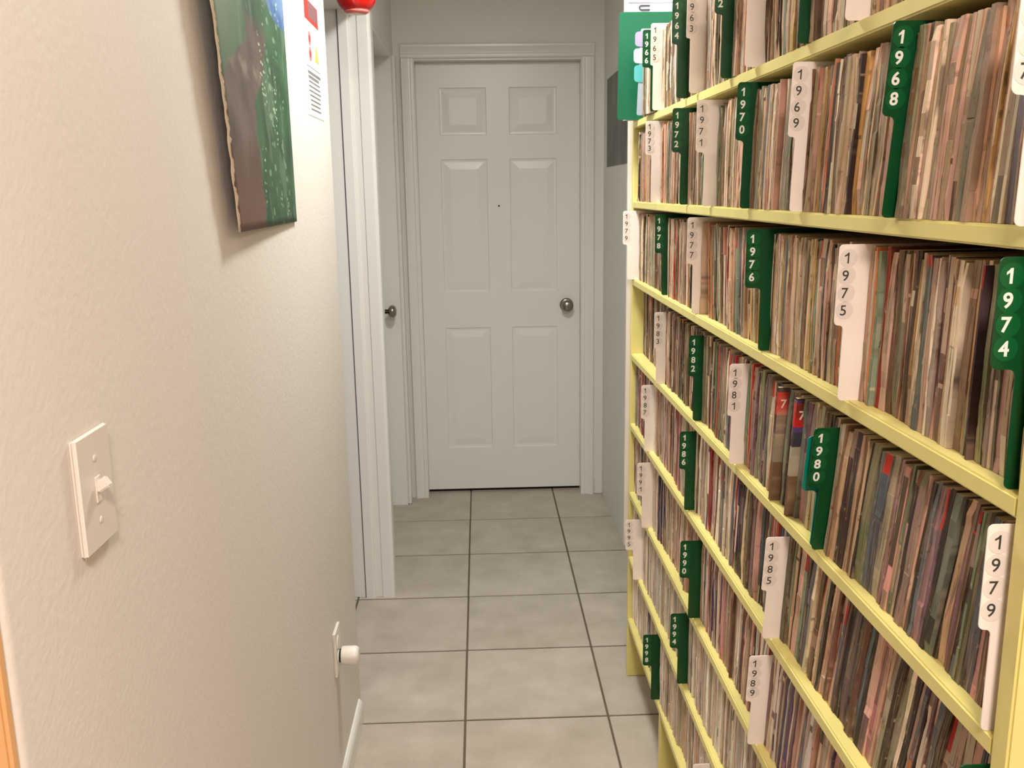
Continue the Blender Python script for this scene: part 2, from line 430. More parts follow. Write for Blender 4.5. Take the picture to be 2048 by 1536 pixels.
def glyph(ch, size, mat, heavy):
    cu = bpy.data.curves.new('glyph', 'FONT'); cu.body = ch; cu.size = size; cu.align_x = 'CENTER'; cu.align_y = 'CENTER'
    cu.offset = heavy; cu.extrude = 0.00012; cu.resolution_u = 4
    ob = bpy.data.objects.new('glyph', cu); COL.objects.link(ob)
    me = bpy.data.meshes.new_from_object(ob.evaluated_get(bpy.context.evaluated_depsgraph_get()))
    bpy.data.objects.remove(ob); bpy.data.curves.remove(cu)
    xs = [v.co.x for v in me.vertices]; ys = [v.co.y for v in me.vertices]
    cx, cy = (min(xs) + max(xs)) / 2, (min(ys) + max(ys)) / 2
    for v in me.vertices: v.co.x -= cx; v.co.y -= cy
    me.materials.clear(); me.materials.append(mat); me.name = 'digit'
    return me
def glyph_one(w_, mat):
    Hh, xr, bm = 0.0061, 0.0021, bmesh.new()
    xl = xr - w_
    prism(bm, [(xr, -Hh), (xr, Hh), (xl + .0004, Hh), (xl - .0009, Hh - .0017), (-.0030, Hh - .0031), (-.0030, Hh - .0031 - w_ * .95), (xl - .0006, Hh - .0026 - w_ * .55), (xl, Hh - .0021 - w_ * .55), (xl, -Hh)], -0.00012, 0.00012)
    me = mesh_of(bm, 'digit'); me.materials.append(mat); return me
GLYPH = {}
for c, hv in (('g', 0.00042), ('w', 0.00008)):
    for ch in '0123456789': GLYPH[c, ch] = glyph(ch, 0.0168, M_print[c], hv)
GLYPH['g', '1'] = glyph_one(.0024, M_print['g']); GLYPH['w', '1'] = glyph_one(.0017, M_print['w'])
STICK = {}
for c in 'gw':
    bm = bmesh.new(); prism(bm, [(0.0102 * math.cos(a * math.pi / 9), 0.0102 * math.sin(a * math.pi / 9)) for a in range(18)], -0.00015, 0.00015)
    STICK[c] = mesh_of(bm, 'digit_sticker'); STICK[c].materials.append(M_stick[c])

def card_outline(xb, xt, zb, h, x_in):
    """x values relative to the divider origin; clockwise outline of a tabbed card in (x, z)"""
    rr = 0.005
    f = min(0.006, (xb - xt) * 0.45)
    o = arc(xb + rr, rr, rr, 270, 180, 4)                    # bottom front corner
    o += arc(xb - f, zb - f, f, 0, 90, 4)                    # hollow under the tab
    o += arc(xt + f, zb + f, f, 270, 180, 4)                 # lower corner of the tab
    o += arc(xt + rr, h - rr, rr, 180, 90, 4)                # upper corner of the tab
    o += [(x_in, h), (x_in, 0)]
    return o

shelf_word = {'A': 'top', 'B': 'second', 'C': 'third', 'D': 'fourth', 'E': 'fifth', 'F': 'sixth', 'G': 'seventh', 'H': 'lowest'}
for year, row, c, y, xb, xt, zb, h in DIV:
    z = ROW[row]; cw = {'g': 'green', 'w': 'white'}[c]
    pos = sorted(d[3] for d in DIV if d[1] == row).index(y)
    lab = '%s divider card reading %s, %s from the near end of the %s shelf' % (cw, year, ('first', 'second', 'third', 'fourth', 'fifth', 'sixth', 'seventh', 'eighth')[pos], shelf_word[row])
    bm = bmesh.new()
    prism(bm, [(a - XS, b) for a, b in card_outline(xb, xt, zb, h, XS + 0.165)], -0.0006, 0.0006, 'y')
    d = link('divider_card', mesh_of(bm, 'divider_card'), M_card[c], None, (XS, y, z + 0.0002), (lean(row, y), 0, 0))
    tag(d, lab, 'divider', 'year divider cards')
    step = (h - zb) * 0.215
    for q, ch in enumerate(year):
        zz = h - (h - zb) * 0.165 - q * step
        xx = xt + 0.0092 - XS
        s = link('digit_sticker', STICK[c], None, d, (xx + 0.0015 + random.uniform(-.0005, .0005), -0.00075, zz), (math.pi / 2, 0, 0))
        link('digit', GLYPH[c, ch], None, s, (-0.0015, 0, 0.0002), (0, 0, 0))

# blank teal card tucked behind the 1980 card
bm = bmesh.new(); prism(bm, [(a - XS, b) for a, b in card_outline(.420, .4005, .082, .158, XS + 0.16)], -0.0006, 0.0006, 'y')
tag(link('divider_card', mesh_of(bm, 'divider_card'), plain('teal_card', lin(0, 128, 108), 0.4), None, (XS, 1.112, ROW['D'] + 0.0002), (lean('D', 1.112), 0, 0)),
    'blank teal divider card just behind the green 1980 card', 'divider', 'year divider cards')

# large plain green card, tabbed index card and white card holder at the far end of the top shelf
GC = 2.500
bm = bmesh.new()
pts = arc(.366 + .01, .006, .008, 270, 180, 4) + arc(.3715 + .008, .258, .008, 180, 90, 4) + [(.585, .266), (.585, -.002)]
prism(bm, [(a - XS, b) for a, b in pts], -0.0008, 0.0008, 'y')
tag(link('divider_card', mesh_of(bm, 'divider_card'), plain('deep_green_card', lin(0, 90, 60), 0.42), None, (XS, GC, ROW['A'] + 0.0022)),
    'large plain green card at the far end of the top shelf', 'divider', 'year divider cards')
idx = empty('index_card', (XS, 2.350, ROW['A']), 'white index card with three coloured side tabs beside the large green card', 'divider', 'year divider cards')
bm = bmesh.new(); prism(bm, [(a - XS, b) for a, b in arc(.3945 + .004, .004, .004, 270, 180, 4) + arc(.4025 + .004, .199, .004, 180, 90, 4) + [(.575, .203), (.575, 0)]], -0.0005, 0.0005, 'y')
link('card', mesh_of(bm, 'card'), plain('pale_blue_card', lin(158, 170, 184), 0.5), idx)
for (z0, z1, xl, col, nm) in ((.160, .198, .3885, (158, 148, 196), 'lavender'), (.121, .159, .3855, (190, 190, 196), 'white'), (.077, .120, .3868, (84, 172, 176), 'turquoise')):
    bm = bmesh.new()
    o_ = arc(xl + .008, z0 + .010, .008, 270, 180, 5) + arc(xl + .008, z1 - .010, .008, 180, 90, 5) + [(.412, z1), (.412, z0)]
    prism(bm, [(a - XS, b) for a, b in o_], -0.0013, -0.0006, 'y')
    tag(link('index_tab', mesh_of(bm, 'index_tab'), plain(nm + '_tab', lin(*col), 0.45), idx), nm + ' rounded tab')
hold = empty('card_holder', (XS, 2.535, ROW['A']), 'white plastic card holder with an oblong slot above the large green card', 'card holder')
def slab_y(name, x0, x1, z0, z1, y0, y1, mat, par, bev=0.0008):
    return box(name, x0 - XS, x1 - XS, y0, y1, z0, z1, mat, par, bev)
M_holder = plain('bright_white_plastic', lin(246, 244, 250), 0.3)
slab_y('back_plate', .389, .56, 0.0002, .345, -.001, .001, plain('lilac_plate', lin(226, 220, 236), 0.4), hold)
slab_y('rim', .389, .400, 0.0004, .345, -.004, -.001, M_holder, hold)
slab_y('rim', .400, .56, .297, .345, -.004, -.001, M_holder, hold)
slab_y('label_strip', .456, .515, .270, .292, -.0045, -.001, plain('pale_cyan_label', lin(206, 240, 246), 0.4), hold)
bm = bmesh.new()
out = arc(.434, .2845, .0068, 90, 270, 8) + arc(.468, .2845, .0068, 270, 450, 8)
inn = arc(.434, .2845, .0036, 90, 270, 8) + arc(.468, .2845, .0036, 270, 450, 8)
n = len(out)
ov = [[bm.verts.new((a - XS, yy, b)) for a, b in ring] for yy in (-.0038, -.0012) for ring in (out, inn)]
for q in range(n):
    w_ = (q + 1) % n
    bm.faces.new((ov[0][q], ov[0][w_], ov[1][w_], ov[1][q])); bm.faces.new((ov[2][q], ov[3][q], ov[3][w_], ov[2][w_]))
    bm.faces.new((ov[0][q], ov[2][q], ov[2][w_], ov[0][w_])); bm.faces.new((ov[1][q], ov[1][w_], ov[3][w_], ov[3][q]))
tag(link('slot_ring', mesh_of(bm, 'slot_ring'), plain('dark_slot', lin(52, 58, 62), 0.5), hold), 'dark oblong slot outline')

# ------------------------------------------------------------------ record sleeves
def record_mat():
    m, nt, b = nodes_of('worn_sleeve_paper')
    at = nt.nodes.new('ShaderNodeAttribute'); at.attribute_name = 'Col'
    uv = nt.nodes.new('ShaderNodeUVMap'); uv.uv_map = 'UVMap'
    def noise(sx, sy, detail, off):
        mp = nt.nodes.new('ShaderNodeMapping'); mp.inputs['Scale'].default_value = (sx, sy, 1); mp.inputs['Location'].default_value = (off, off * 1.7, 0)
        nt.links.new(uv.outputs[0], mp.inputs[0])
        n = nt.nodes.new('ShaderNodeTexNoise'); n.inputs['Scale'].default_value = 1.0; n.inputs['Detail'].default_value = detail; n.inputs['Roughness'].default_value = 0.65
        nt.links.new(mp.outputs[0], n.inputs['Vector']); return n
    def ramp(src, p0, p1):
        mr = nt.nodes.new('ShaderNodeMapRange'); mr.inputs[1].default_value = p0; mr.inputs[2].default_value = p1
        nt.links.new(src.outputs['Fac'], mr.inputs[0]); return mr
    def mix(c1, fac, col, mul=1.0):
        mx = nt.nodes.new('ShaderNodeMixRGB'); mx.inputs[2].default_value = col
        ml = nt.nodes.new('ShaderNodeMath'); ml.operation = 'MULTIPLY'; ml.inputs[1].default_value = mul
        m2 = nt.nodes.new('ShaderNodeMath'); m2.operation = 'MULTIPLY'; nt.links.new(at.outputs['Alpha'], m2.inputs[1])
        nt.links.new(fac.outputs[0], ml.inputs[0]); nt.links.new(ml.outputs[0], m2.inputs[0]); nt.links.new(m2.outputs[0], mx.inputs[0]); nt.links.new(c1, mx.inputs[1]); return mx.outputs[0]
    c = at.outputs['Color']
    c = mix(c, ramp(noise(300, 9, 4, 3.1), 0.53, 0.68), lin(200, 170, 138), 0.55)     # bare torn paper
    c = mix(c, ramp(noise(340, 11, 4, 9.7), 0.54, 0.66), lin(60, 44, 34), 0.75)       # dark gaps between the sheets, their shade painted as streaks
    c = mix(c, ramp(noise(120, 42, 5, 21.0), 0.60, 0.68), lin(52, 38, 30), 0.55)      # spots and tears
    c = mix(c, ramp(noise(150, 55, 5, 33.0), 0.63, 0.70), lin(216, 194, 166), 0.55)   # flaked bits
    nt.links.new(c, b.inputs['Base Color'])
    b.inputs['Roughness'].default_value = 0.75; b.inputs['Specular IOR Level'].default_value = 0.25
    return m
M_rec = record_mat()

PAL = {'tan': (196, 164, 134), 'pink-tan': (206, 164, 142), 'grey-tan': (164, 148, 126), 'olive': (122, 120, 94), 'brown': (116, 88, 66),
       'dark': (66, 54, 46), 'cream': (222, 202, 176), 'ochre': (190, 148, 92), 'red': (172, 62, 50), 'slate': (104, 108, 112),
       'sage': (134, 144, 120), 'orange': (198, 114, 66), 'mauve': (136, 104, 108), 'pink': (204, 142, 138), 'navy': (62, 64, 84), 'white': (228, 216, 200), 'purple': (96, 76, 104)}
WT_OLD = [('tan', 34), ('pink-tan', 13), ('grey-tan', 17), ('olive', 7), ('brown', 10), ('dark', 6), ('cream', 12), ('ochre', 5), ('red', 2), ('slate', 4), ('sage', 4), ('orange', 2)]
WT_MID = [('tan', 18), ('pink-tan', 9), ('grey-tan', 13), ('olive', 9), ('brown', 20), ('dark', 20), ('cream', 9), ('red', 3), ('slate', 8), ('mauve', 6), ('orange', 3), ('sage', 3), ('pink', 3), ('navy', 4)]
WT_LATE = [('white', 20), ('cream', 22), ('pink-tan', 14), ('tan', 14), ('grey-tan', 10), ('mauve', 8), ('pink', 5), ('slate', 4), ('purple', 3), ('red', 3), ('brown', 5), ('navy', 2)]
WT_PALE = [('white', 46), ('cream', 40), ('grey-tan', 6), ('tan', 5), ('red', 1), ('dark', 1), ('slate', 2)]
def palette(row, y):
    if row in 'ABC': return WT_OLD
    if row == 'D': return WT_MID
    if row == 'E': return WT_MID if y < 1.5 else WT_LATE
    if row == 'F': return WT_MID if y < 1.0 else WT_LATE
    return WT_PALE
def pick(wts):
    t = random.uniform(0, sum(w for _, w in wts))
    for nme, w in wts:
        t -= w
        if t <= 0: return nme
    return wts[-1][0]
def jit(col, a):
    f = 1 + random.uniform(-a * 1.4, a)
    return tuple(min(255, max(0, v * f + random.uniform(-5, 5))) for v in col)

class Rec: pass
recs = []
ZS = []
def make_record(row, y0, y1, h, xf, cname, colr, special=None):
    R = Rec(); R.row, R.y0, R.y1, R.h, R.xf, R.cname, R.col = row, y0, y1, h, xf, cname, colr
    R.special = special
    recs.append(R); return R

XREC = 0.4385
FRONT = {('A', 2.35): .409, ('A', 2.245): .424, ('A', 2.212): .430, ('A', 1.83): .435, ('A', 1.595): .425, ('A', 1.452): .437, ('A', 1.225): .424, ('A', 1.93): .428,
 ('B', .941): .4205, ('B', 1.225): .426, ('B', 1.462): .426, ('B', 1.705): .434, ('B', 1.9): .424, ('B', 2.229): .433, ('B', .703): .42,
 ('C', .702): .433, ('C', 1.029): .438, ('D', 1.1): .432, ('D', 1.112): .432, ('H', 2.108): .430}
def front_at(row, y, yb):
    fx = FRONT.get((row, round(yb + .0022, 4)), XREC - .002)
    near = .428 if row in 'AB' else XREC - .001
    if row == 'D' and y > 2.17: return XREC + .019
    t = min(1, max(0, (yb - y - .02) / .12))
    return fx + (near - fx) * t
def block(row, ya, yb):
    y = ya; run = random.uniform(-.003, .003)
    wts = palette(row, (ya + yb) / 2)
    while y < yb - 0.002:
        wts = palette(row, y)
        t = random.choice((random.uniform(.003, .005), random.uniform(.005, .009), random.uniform(.006, .0125)))
        if row in 'DE' and y < 1.3: t *= 1.45
        elif row in 'ABC' and y < 1.2: t *= 1.15
        if row in 'GH' or (row == 'F' and y > 1.3): t *= 0.72
        t = min(t, yb - y)
        if yb - (y + t) < 0.0022: t = yb - y
        if random.random() < 0.12: run = random.uniform(-.0045, .0045)
        cn = pick(wts)
        make_record(row, y + 0.0002, y + t - random.choice((.0003, .0005, .0012)), random.uniform(.1735, .1805) - (0.004 if random.random() < .15 else 0), front_at(row, y, yb) + run * min(1, (yb - y) / .04) + random.uniform(-.0016, .0016), cn, jit(PAL[cn], .12))
        y += t
for row in 'ABCDEFGH':
    ds = sorted(d[3] for d in DIV if d[1] == row)
    if row == 'A': ds = sorted(ds + [2.350, 2.500, 2.535])
    if row == 'D': ds = sorted(ds + [1.112])
    edges = [YN1 + 0.004] + [v for d in ds for v in (d - 0.0022, d + 0.0022)] + [YF - 0.003]
    for a, b in zip(edges[::2], edges[1::2]):
        if b - a < 0.004: continue
        if row == 'C' and a < 1.75 < b:
            block(row, a, 1.744); continue          # a gap is left in front of the 1977 card
        if row == 'C' and b > 1.82 and a < 1.82 and a > 1.79:
            pass
        if row == 'D' and a < 1.24 < b:
            # two fat sleeves with red and black print stand out of this run
            block(row, a, 1.222)
            make_record(row, 1.2225, 1.2305, .1765, XREC - .013, 'red', (188, 40, 34), 'purple')
            block(row, 1.2315, 1.290)
            make_record(row, 1.2905, 1.2985, .1765, XREC - .015, 'red', (182, 36, 32), 'black')
            block(row, 1.2995, b); continue
        block(row, a, b)
# plain tan board facing the gap in front of the 1977 card
make_record('C', 1.7985, 1.8030, .1800, XREC - 0.004, 'tan', (206, 176, 152))

def record_geom(R):
    """returns verts (world), faces, per-face colours, per-face-corner uv"""
    n = random.choice((5, 6, 7))
    zs = [0] + sorted(random.uniform(.06, .94) for _ in range(n - 1)) + [1]
    if R.special: n, zs = 7, [0, .35, .60, .72, .765, .96, .985, 1]
    z0 = ROW[R.row]
    t0, t1 = math.tan(lean(R.row, R.y0)), math.tan(lean(R.row, R.y1))
    xb = 0.622
    vs_, uvs = [], []
    def put(x, s, f):
        yb = R.y0 if s == 0 else R.y1
        zz = f * R.h
        vs_.append((x, yb - zz * (t0 if s == 0 else t1), z0 + 0.0003 + zz)); uvs.append((yb, z0 + zz))
    bow = random.uniform(-.0015, .0015)
    for f in zs:
        rx = R.xf + bow * math.sin(math.pi * f) + random.uniform(-.0008, .0008)
        if f in (0, 1): rx += random.choice((0, 0, .002))
        put(rx + random.uniform(0, .0005), 0, f)
        put(rx + random.uniform(0, .0005), 1, f)
    nb = len(vs_)
    for s, f in ((0, 0), (1, 0), (0, 1), (1, 1)): put(xb, s, f)
    faces, cols = [], []
    base = R.col
    wts = palette(R.row, R.y0)
    sg = 0
    for i in range(n):
        faces.append((2 * i, 2 * i + 1, 2 * i + 3, 2 * i + 2))
        c = jit(base, .07)
        mid = (zs[i] + zs[i + 1]) / 2
        if R.special:
            c = [jit(PAL['brown'], .08), jit(PAL['grey-tan'], .12), (58, 54, 66), (34, 28, 34) if R.special == 'black' else (84, 60, 110), (196, 34, 30), (34, 28, 34) if R.special == 'black' else (84, 60, 110), (60, 44, 40)][i]
        elif random.random() < (.22 if R.row in 'Z' else .11):
            k2 = PAL[pick(wts + [('dark', 10), ('cream', 10)])]; mf = random.uniform(.4, 1)
            c = jit(tuple(a_ * (1 - mf) + b_ * mf for a_, b_ in zip(base, k2)), .08)
        elif mid > .72 and random.random() < (.045 if R.row in 'ABCDE' else .02):
            c = jit((190, 48, 40), .1)
        cols.append(c)
    if R.special:
        # printed cover: the first centimetres of the face towards the viewer carry the same bands
        q0 = len(vs_)
        for f in zs: put(R.xf + .03, 0, f)
        for i in range(n): faces.append((2 * i, 2 * i + 2, q0 + i + 1, q0 + i)); cols.append(cols[i])
        faces.append(tuple([q0 + i for i in range(n + 1)] + [nb + 2, nb])); cols.append(PAL['tan'])
    else:
        faces.append(tuple([2 * i for i in range(n + 1)] + [nb + 2, nb])); cols.append(jit(base, .05))
    faces.append(tuple([2 * i + 1 for i in range(n, -1, -1)] + [nb + 1, nb + 3])); cols.append(jit(base, .05))
    faces.append((2 * n, 2 * n + 1, nb + 3, nb + 2)); cols.append((204, 182, 154))
    faces.append((nb, nb + 2, nb + 3, nb + 1)); cols.append(base)
    faces.append((0, nb, nb + 1, 1)); cols.append(base)
    return vs_, faces, cols, uvs

def build_mesh(name, items, origin):
    V, F, C, U = [], [], [], []
    for R in items:
        v, f, c, u = record_geom(R); o = len(V)
        V += [(a[0] - origin[0], a[1] - origin[1], a[2] - origin[2]) for a in v]; U += u
        F += [tuple(i + o for i in q) for q in f]; wr = .35 if R.cname in ('white',) or R.row in 'GH' else (.6 if R.row == 'F' or (R.row == 'E' and R.y0 > 1.5) else 1.0)
        C += [lin(*q)[:3] + (wr,) for q in c]
    me = bpy.data.meshes.new(name); me.from_pydata(V, [], F)
    at = me.attributes.new('Col', 'FLOAT_COLOR', 'CORNER'); uvl = me.uv_layers.new(name='UVMap')
    cd, ud = [], []
    for p in me.polygons:
        for li in p.loop_indices:
            cd += C[p.index]; ud += U[me.loops[li].vertex_index]
    at.data.foreach_set('color', cd); uvl.data.foreach_set('uv', ud)
    me.materials.append(M_rec); return me

def to_px(x, y, z):
    d = Vector((x, y, z - EYE)); w_ = d.dot(cF)
    return 1024 + FPX * d.dot(cR) / w_, 768 - FPX * d.dot(cU) / w_
def shown(R):
    z0 = ROW[R.row]; tl = math.tan(lean(R.row, R.y0)) * R.h
    a = to_px(R.xf, R.y0, z0); b = to_px(R.xf, R.y1, z0); c = to_px(R.xf, R.y0 - tl, z0 + R.h)
    ylo, yhi = max(0, min(a[1], c[1])), min(1536, max(a[1], c[1]))
    if min(a[0], b[0], c[0]) > 2046 or yhi <= ylo: return 0
    return (yhi - ylo) * abs(a[0] - b[0])
for R in recs: R.area = shown(R) + (1e6 if R.special else 0)
order = sorted(recs, key=lambda q: -q.area)
single = set(id(q) for q in order[:300])
rest = [q for q in recs if id(q) not in single]

ONES = 'zeroth first second third fourth fifth sixth seventh eighth ninth tenth eleventh twelfth thirteenth fourteenth fifteenth sixteenth seventeenth eighteenth nineteenth'.split()
TENS = {2: 'twent', 3: 'thirt', 4: 'fort', 5: 'fift', 6: 'sixt', 7: 'sevent', 8: 'eight', 9: 'ninet'}
def ordinal(n):
    if n < 20: return ONES[n]
    if n > 99: return 'hundredth-plus-' + ordinal(n - 100) if n > 100 else 'hundredth'
    return TENS[n // 10] + ('ieth' if n % 10 == 0 else 'y-' + ONES[n % 10])
cwords = {'g': 'green', 'w': 'white'}
for row in 'ABCDEFGH':
    ds = sorted((d[3], d[0], cwords[d[2]]) for d in DIV if d[1] == row)
    rr_ = sorted((q for q in recs if q.row == row), key=lambda q: q.y0)
    for q in rr_:
        nxt = [d for d in ds if d[0] > q.y0]
        q.sec = ('in front of', nxt[0]) if nxt else ('behind', ds[-1])
    for key in set((q.sec[0], q.sec[1][1]) for q in rr_):
        grp = [q for q in rr_ if (q.sec[0], q.sec[1][1]) == key]
        if key[0] == 'in front of': grp = grp[::-1]
        for i, q in enumerate(grp): q.idx = i + 1
for q in order[:300]:
    org = (q.xf, (q.y0 + q.y1) / 2, ROW[q.row])
    me = build_mesh('record_sleeve', [q], org)
    o = link('record_sleeve', me, None, None, org)
    where, (dy, yr, cwd) = q.sec
    if q.special:
        lab = 'record sleeve with bright red and %s print, %s %s the green 1980 card' % (q.special, 'standing', 'behind')
    else:
        lab = '%s record sleeve, %s %s the %s %s card on the %s shelf' % (q.cname, ordinal(q.idx), where, cwd, yr, shelf_word[q.row])
    tag(o, lab, 'record', 'record sleeves on the yellow shelves')
    if q.special:
        s = link('printed_mark', glyph('7', 0.018, plain('cream_print', lin(240, 214, 190), 0.5), 0.0003), None, o,
                 (0.0085, q.y0 - org[1] - 0.0006 - 0.1525 * math.tan(lean(q.row, q.y0)), 0.1525), (math.pi / 2 + lean(q.row, q.y0), 0, 0))
        tag(s, 'small cream mark on the red print')
me = build_mesh('record_sleeves_beyond', rest, (XREC, 1.6, 0))
tag(link('record_sleeves_beyond', me, None, None, (XREC, 1.6, 0)), 'remaining tightly packed worn record sleeves filling the yellow shelves', 'records', 'record sleeves on the yellow shelves', 'stuff')

# ------------------------------------------------------------------ things on the left wall
# light switch
sw = empty('light_switch', (XL, 0.838, 1.198), 'white toggle light switch plate on the left wall', 'light switch')
bm = bmesh.new(); add_box(bm, 0.0003, 0.0068, -0.038, 0.038, -0.0575, 0.0575, 0.0032, 3)
link('plate', mesh_of(bm, 'plate'), M_plate, sw)
bm = bmesh.new(); add_box(bm, 0.0066, 0.0080, -0.0055, 0.0055, -0.0125, 0.0125, 0.0005, 1)
link('toggle_collar', mesh_of(bm, 'toggle_collar'), M_plate, sw)
bm = bmesh.new(); add_box(bm, 0.0, 0.0135, -0.0042, 0.0042, -0.0052, 0.0052, 0.0012, 2)
link('toggle', mesh_of(bm, 'toggle'), M_plate, sw, (0.0058, 0, 0.001), (0, math.radians(-32), 0))
for zz in (-0.0302, 0.0302):
    bm = bmesh.new(); lathe(bm, [(0.0034, 0.0064), (0.0032, 0.0074), (0.0015, 0.0078)], 12, 'x', (0, 0, zz))
    link('screw', mesh_of(bm, 'screw'), M_plate, sw)

# outlet with a round plug-in
ol = empty('wall_outlet', (XL, 2.062, 0.384), 'white wall outlet plate low on the left wall', 'outlet')
bm = bmesh.new(); add_box(bm, 0.0003, 0.0062, -0.0375, 0.0375, -0.058, 0.058, 0.0028, 3)
link('plate', mesh_of(bm, 'plate'), M_plastic, ol)
for zz in (-0.0195, 0.0195):
    bm = bmesh.new(); lathe(bm, [(0.0165, 0.0058), (0.0165, 0.0072), (0.015, 0.0078)], 24, 'x', (0, 0, zz))
    link('socket', mesh_of(bm, 'socket'), M_plastic, ol)
pl = empty('night_light', (XL + 0.0082, 2.068, 0.3645), 'white cylindrical plug-in sticking out of the wall outlet', 'plug-in')
bm = bmesh.new(); lathe(bm, [(0.0165, 0.0), (0.0165, 0.005)], 24, 'x')
link('gap_ring', mesh_of(bm, 'gap_ring'), M_dark, pl)  # dark ring in place of the shaded gap between plug-in and plate
prof = [(0.021, 0.0045), (0.0225, 0.006), (0.0228, 0.036)] + [(0.0128 + 0.010 * math.cos(a * math.pi / 12), 0.036 + 0.011 * math.sin(a * math.pi / 12)) for a in range(1, 7)]
bm = bmesh.new(); lathe(bm, prof, 28, 'x')
link('body', mesh_of(bm, 'body', True), M_plastic, pl)

# painting on curled paper
def painting_mat():
    m, nt, b = nodes_of('tree_painting')
    uv = nt.nodes.new('ShaderNodeUVMap'); uv.uv_map = 'UVMap'
    sep = nt.nodes.new('ShaderNodeSeparateXYZ'); nt.links.new(uv.outputs[0], sep.inputs[0])
    def N(scale, detail=4, off=0.0, sx=1.0, sy=1.0):
        mp = nt.nodes.new('ShaderNodeMapping'); mp.inputs['Scale'].default_value = (sx, sy, 1); mp.inputs['Location'].default_value = (off, off, 0)
        nt.links.new(uv.outputs[0], mp.inputs[0])
        n = nt.nodes.new('ShaderNodeTexNoise'); n.inputs['Scale'].default_value = scale; n.inputs['Detail'].default_value = detail
        nt.links.new(mp.outputs[0], n.inputs['Vector']); return n.outputs['Fac']
    def math_(op, a, bb=None, clamp=False):
        n = nt.nodes.new('ShaderNodeMath'); n.operation = op; n.use_clamp = clamp
        for i, v in enumerate((a, bb)):
            if v is None: continue
            if isinstance(v, (int, float)): n.inputs[i].default_value = v
            else: nt.links.new(v, n.inputs[i])
        return n.outputs[0]
    def rng(v, a, b_):
        n = nt.nodes.new('ShaderNodeMapRange'); n.inputs[1].default_value = a; n.inputs[2].default_value = b_
        nt.links.new(v, n.inputs[0]); return n.outputs[0]
    def mix(f, c1, c2):
        n = nt.nodes.new('ShaderNodeMixRGB')
        nt.links.new(f, n.inputs[0])
        for i, c in ((1, c1), (2, c2)):
            if isinstance(c, tuple): n.inputs[i].default_value = c
            else: nt.links.new(c, n.inputs[i])
        return n.outputs[0]
    u, v = sep.outputs[0], sep.outputs[1]
    c = mix(rng(N(5, 5), .35, .65), lin(32, 68, 42), lin(58, 96, 66))
    c = mix(math_('MULTIPLY', rng(u, .42, .12), rng(v, .30, .62)), c, lin(106, 124, 104))       # greyer left top
    c = mix(math_('MULTIPLY', rng(N(9, 2, 4.0, 1, .4), .56, .60), .35), c, lin(112, 134, 112))
    # trunk: broad at the foot, narrowing and bending right higher up
    wob = math_('MULTIPLY', math_('SUBTRACT', N(9, 3, 8.0, .3, 1), .5), .12)
    ctr = math_('ADD', math_('ADD', math_('MULTIPLY', rng(v, .38, .56), .32), .185), wob)
    hw = math_('SUBTRACT', .225, math_('MULTIPLY', rng(v, .47, .54), .075))
    inside = rng(math_('SUBTRACT', hw, math_('ABSOLUTE', math_('SUBTRACT', u, ctr))), -.015, .02)
    trunk = mix(rng(N(7, 5, 2.0, 1, .6), .36, .66), lin(74, 62, 54), lin(108, 94, 88))
    trunk = mix(rng(v, .30, .05), trunk, lin(104, 76, 66))
    trunk = mix(math_('MULTIPLY', rng(math_('ABSOLUTE', math_('SUBTRACT', v, .475)), .04, .0), rng(N(11, 3, 6.0), .45, .6)), trunk, lin(134, 122, 112))
    c = mix(math_('MULTIPLY', inside, rng(v, .66, .60)), c, trunk)
    # blue patch at the upper right
    du = math_('MULTIPLY', math_('SUBTRACT', u, .93), 3.6); dv = math_('MULTIPLY', math_('SUBTRACT', v, .80), 8.0)
    rad = math_('SQRT', math_('ADD', math_('MULTIPLY', du, du), math_('MULTIPLY', dv, dv)))
    c = mix(rng(rad, .95, .78), c, mix(rng(N(8, 3, 5.0), .4, .6), lin(58, 92, 140), lin(98, 128, 168)))
    # pale dabs in loose chains on the right
    def dabs(sx, sy, lo, off, strength, c):
        vo = nt.nodes.new('ShaderNodeTexVoronoi'); vo.inputs['Scale'].default_value = 1.0; vo.inputs['Randomness'].default_value = 1.0
        mp = nt.nodes.new('ShaderNodeMapping'); mp.inputs['Scale'].default_value = (sx, sy, 1); mp.inputs['Location'].default_value = (off, off, 0)
        nt.links.new(uv.outputs[0], mp.inputs[0]); nt.links.new(mp.outputs[0], vo.inputs['Vector'])
        d = math_('MULTIPLY', rng(vo.outputs['Distance'], lo, lo - .10), rng(N(6.5, 2, off + 11.0, 1.6, .5), .535, .58))
        d = math_('MULTIPLY', d, math_('MULTIPLY', rng(u, .40, .46), rng(u, .93, .86)))
        return mix(math_('MULTIPLY', d, strength), c, lin(168, 194, 162))
    c = dabs(14, 30, .42, 2.0, .35, c)
    c = dabs(30, 64, .36, 5.0, .85, c)
    # raw paper showing at the torn left edge
    c = mix(rng(math_('SUBTRACT', math_('ADD', .012, math_('MULTIPLY', math_('SUBTRACT', N(26, 3, 1.0, .2, 1), .42), .10)), u), -.004, .006), c, lin(206, 192, 170))
    nt.links.new(c, b.inputs['Base Color']); b.inputs['Roughness'].default_value = 0.55
    return m
NU, NV = 20, 36
Z0p, Z1p = 1.413, 1.93
V, F, UVs = [], [], []
rp = random.Random(3)
for j in range(NV + 1):
    v = j / NV
    z = Z0p + (Z1p - Z0p) * v
    yl = 1.374 - 0.088 * v / 0.62; xl_ = -0.3515 + 0.007 * v / 0.62
    yr = 1.884 - 0.012 * v; xr_ = XL + 0.004
    for i in range(NU + 1):
        u = i / NU
        x = xr_ + (xl_ - xr_) * (1 - u) ** 2.0 + 0.003 * math.sin(math.pi * u)
        y = yl + (yr - yl) * u
        if i == 0: y += rp.uniform(-.004, .004)
        V.append((x - XL, y - 1.62, z - 1.41)); UVs.append((u, v))
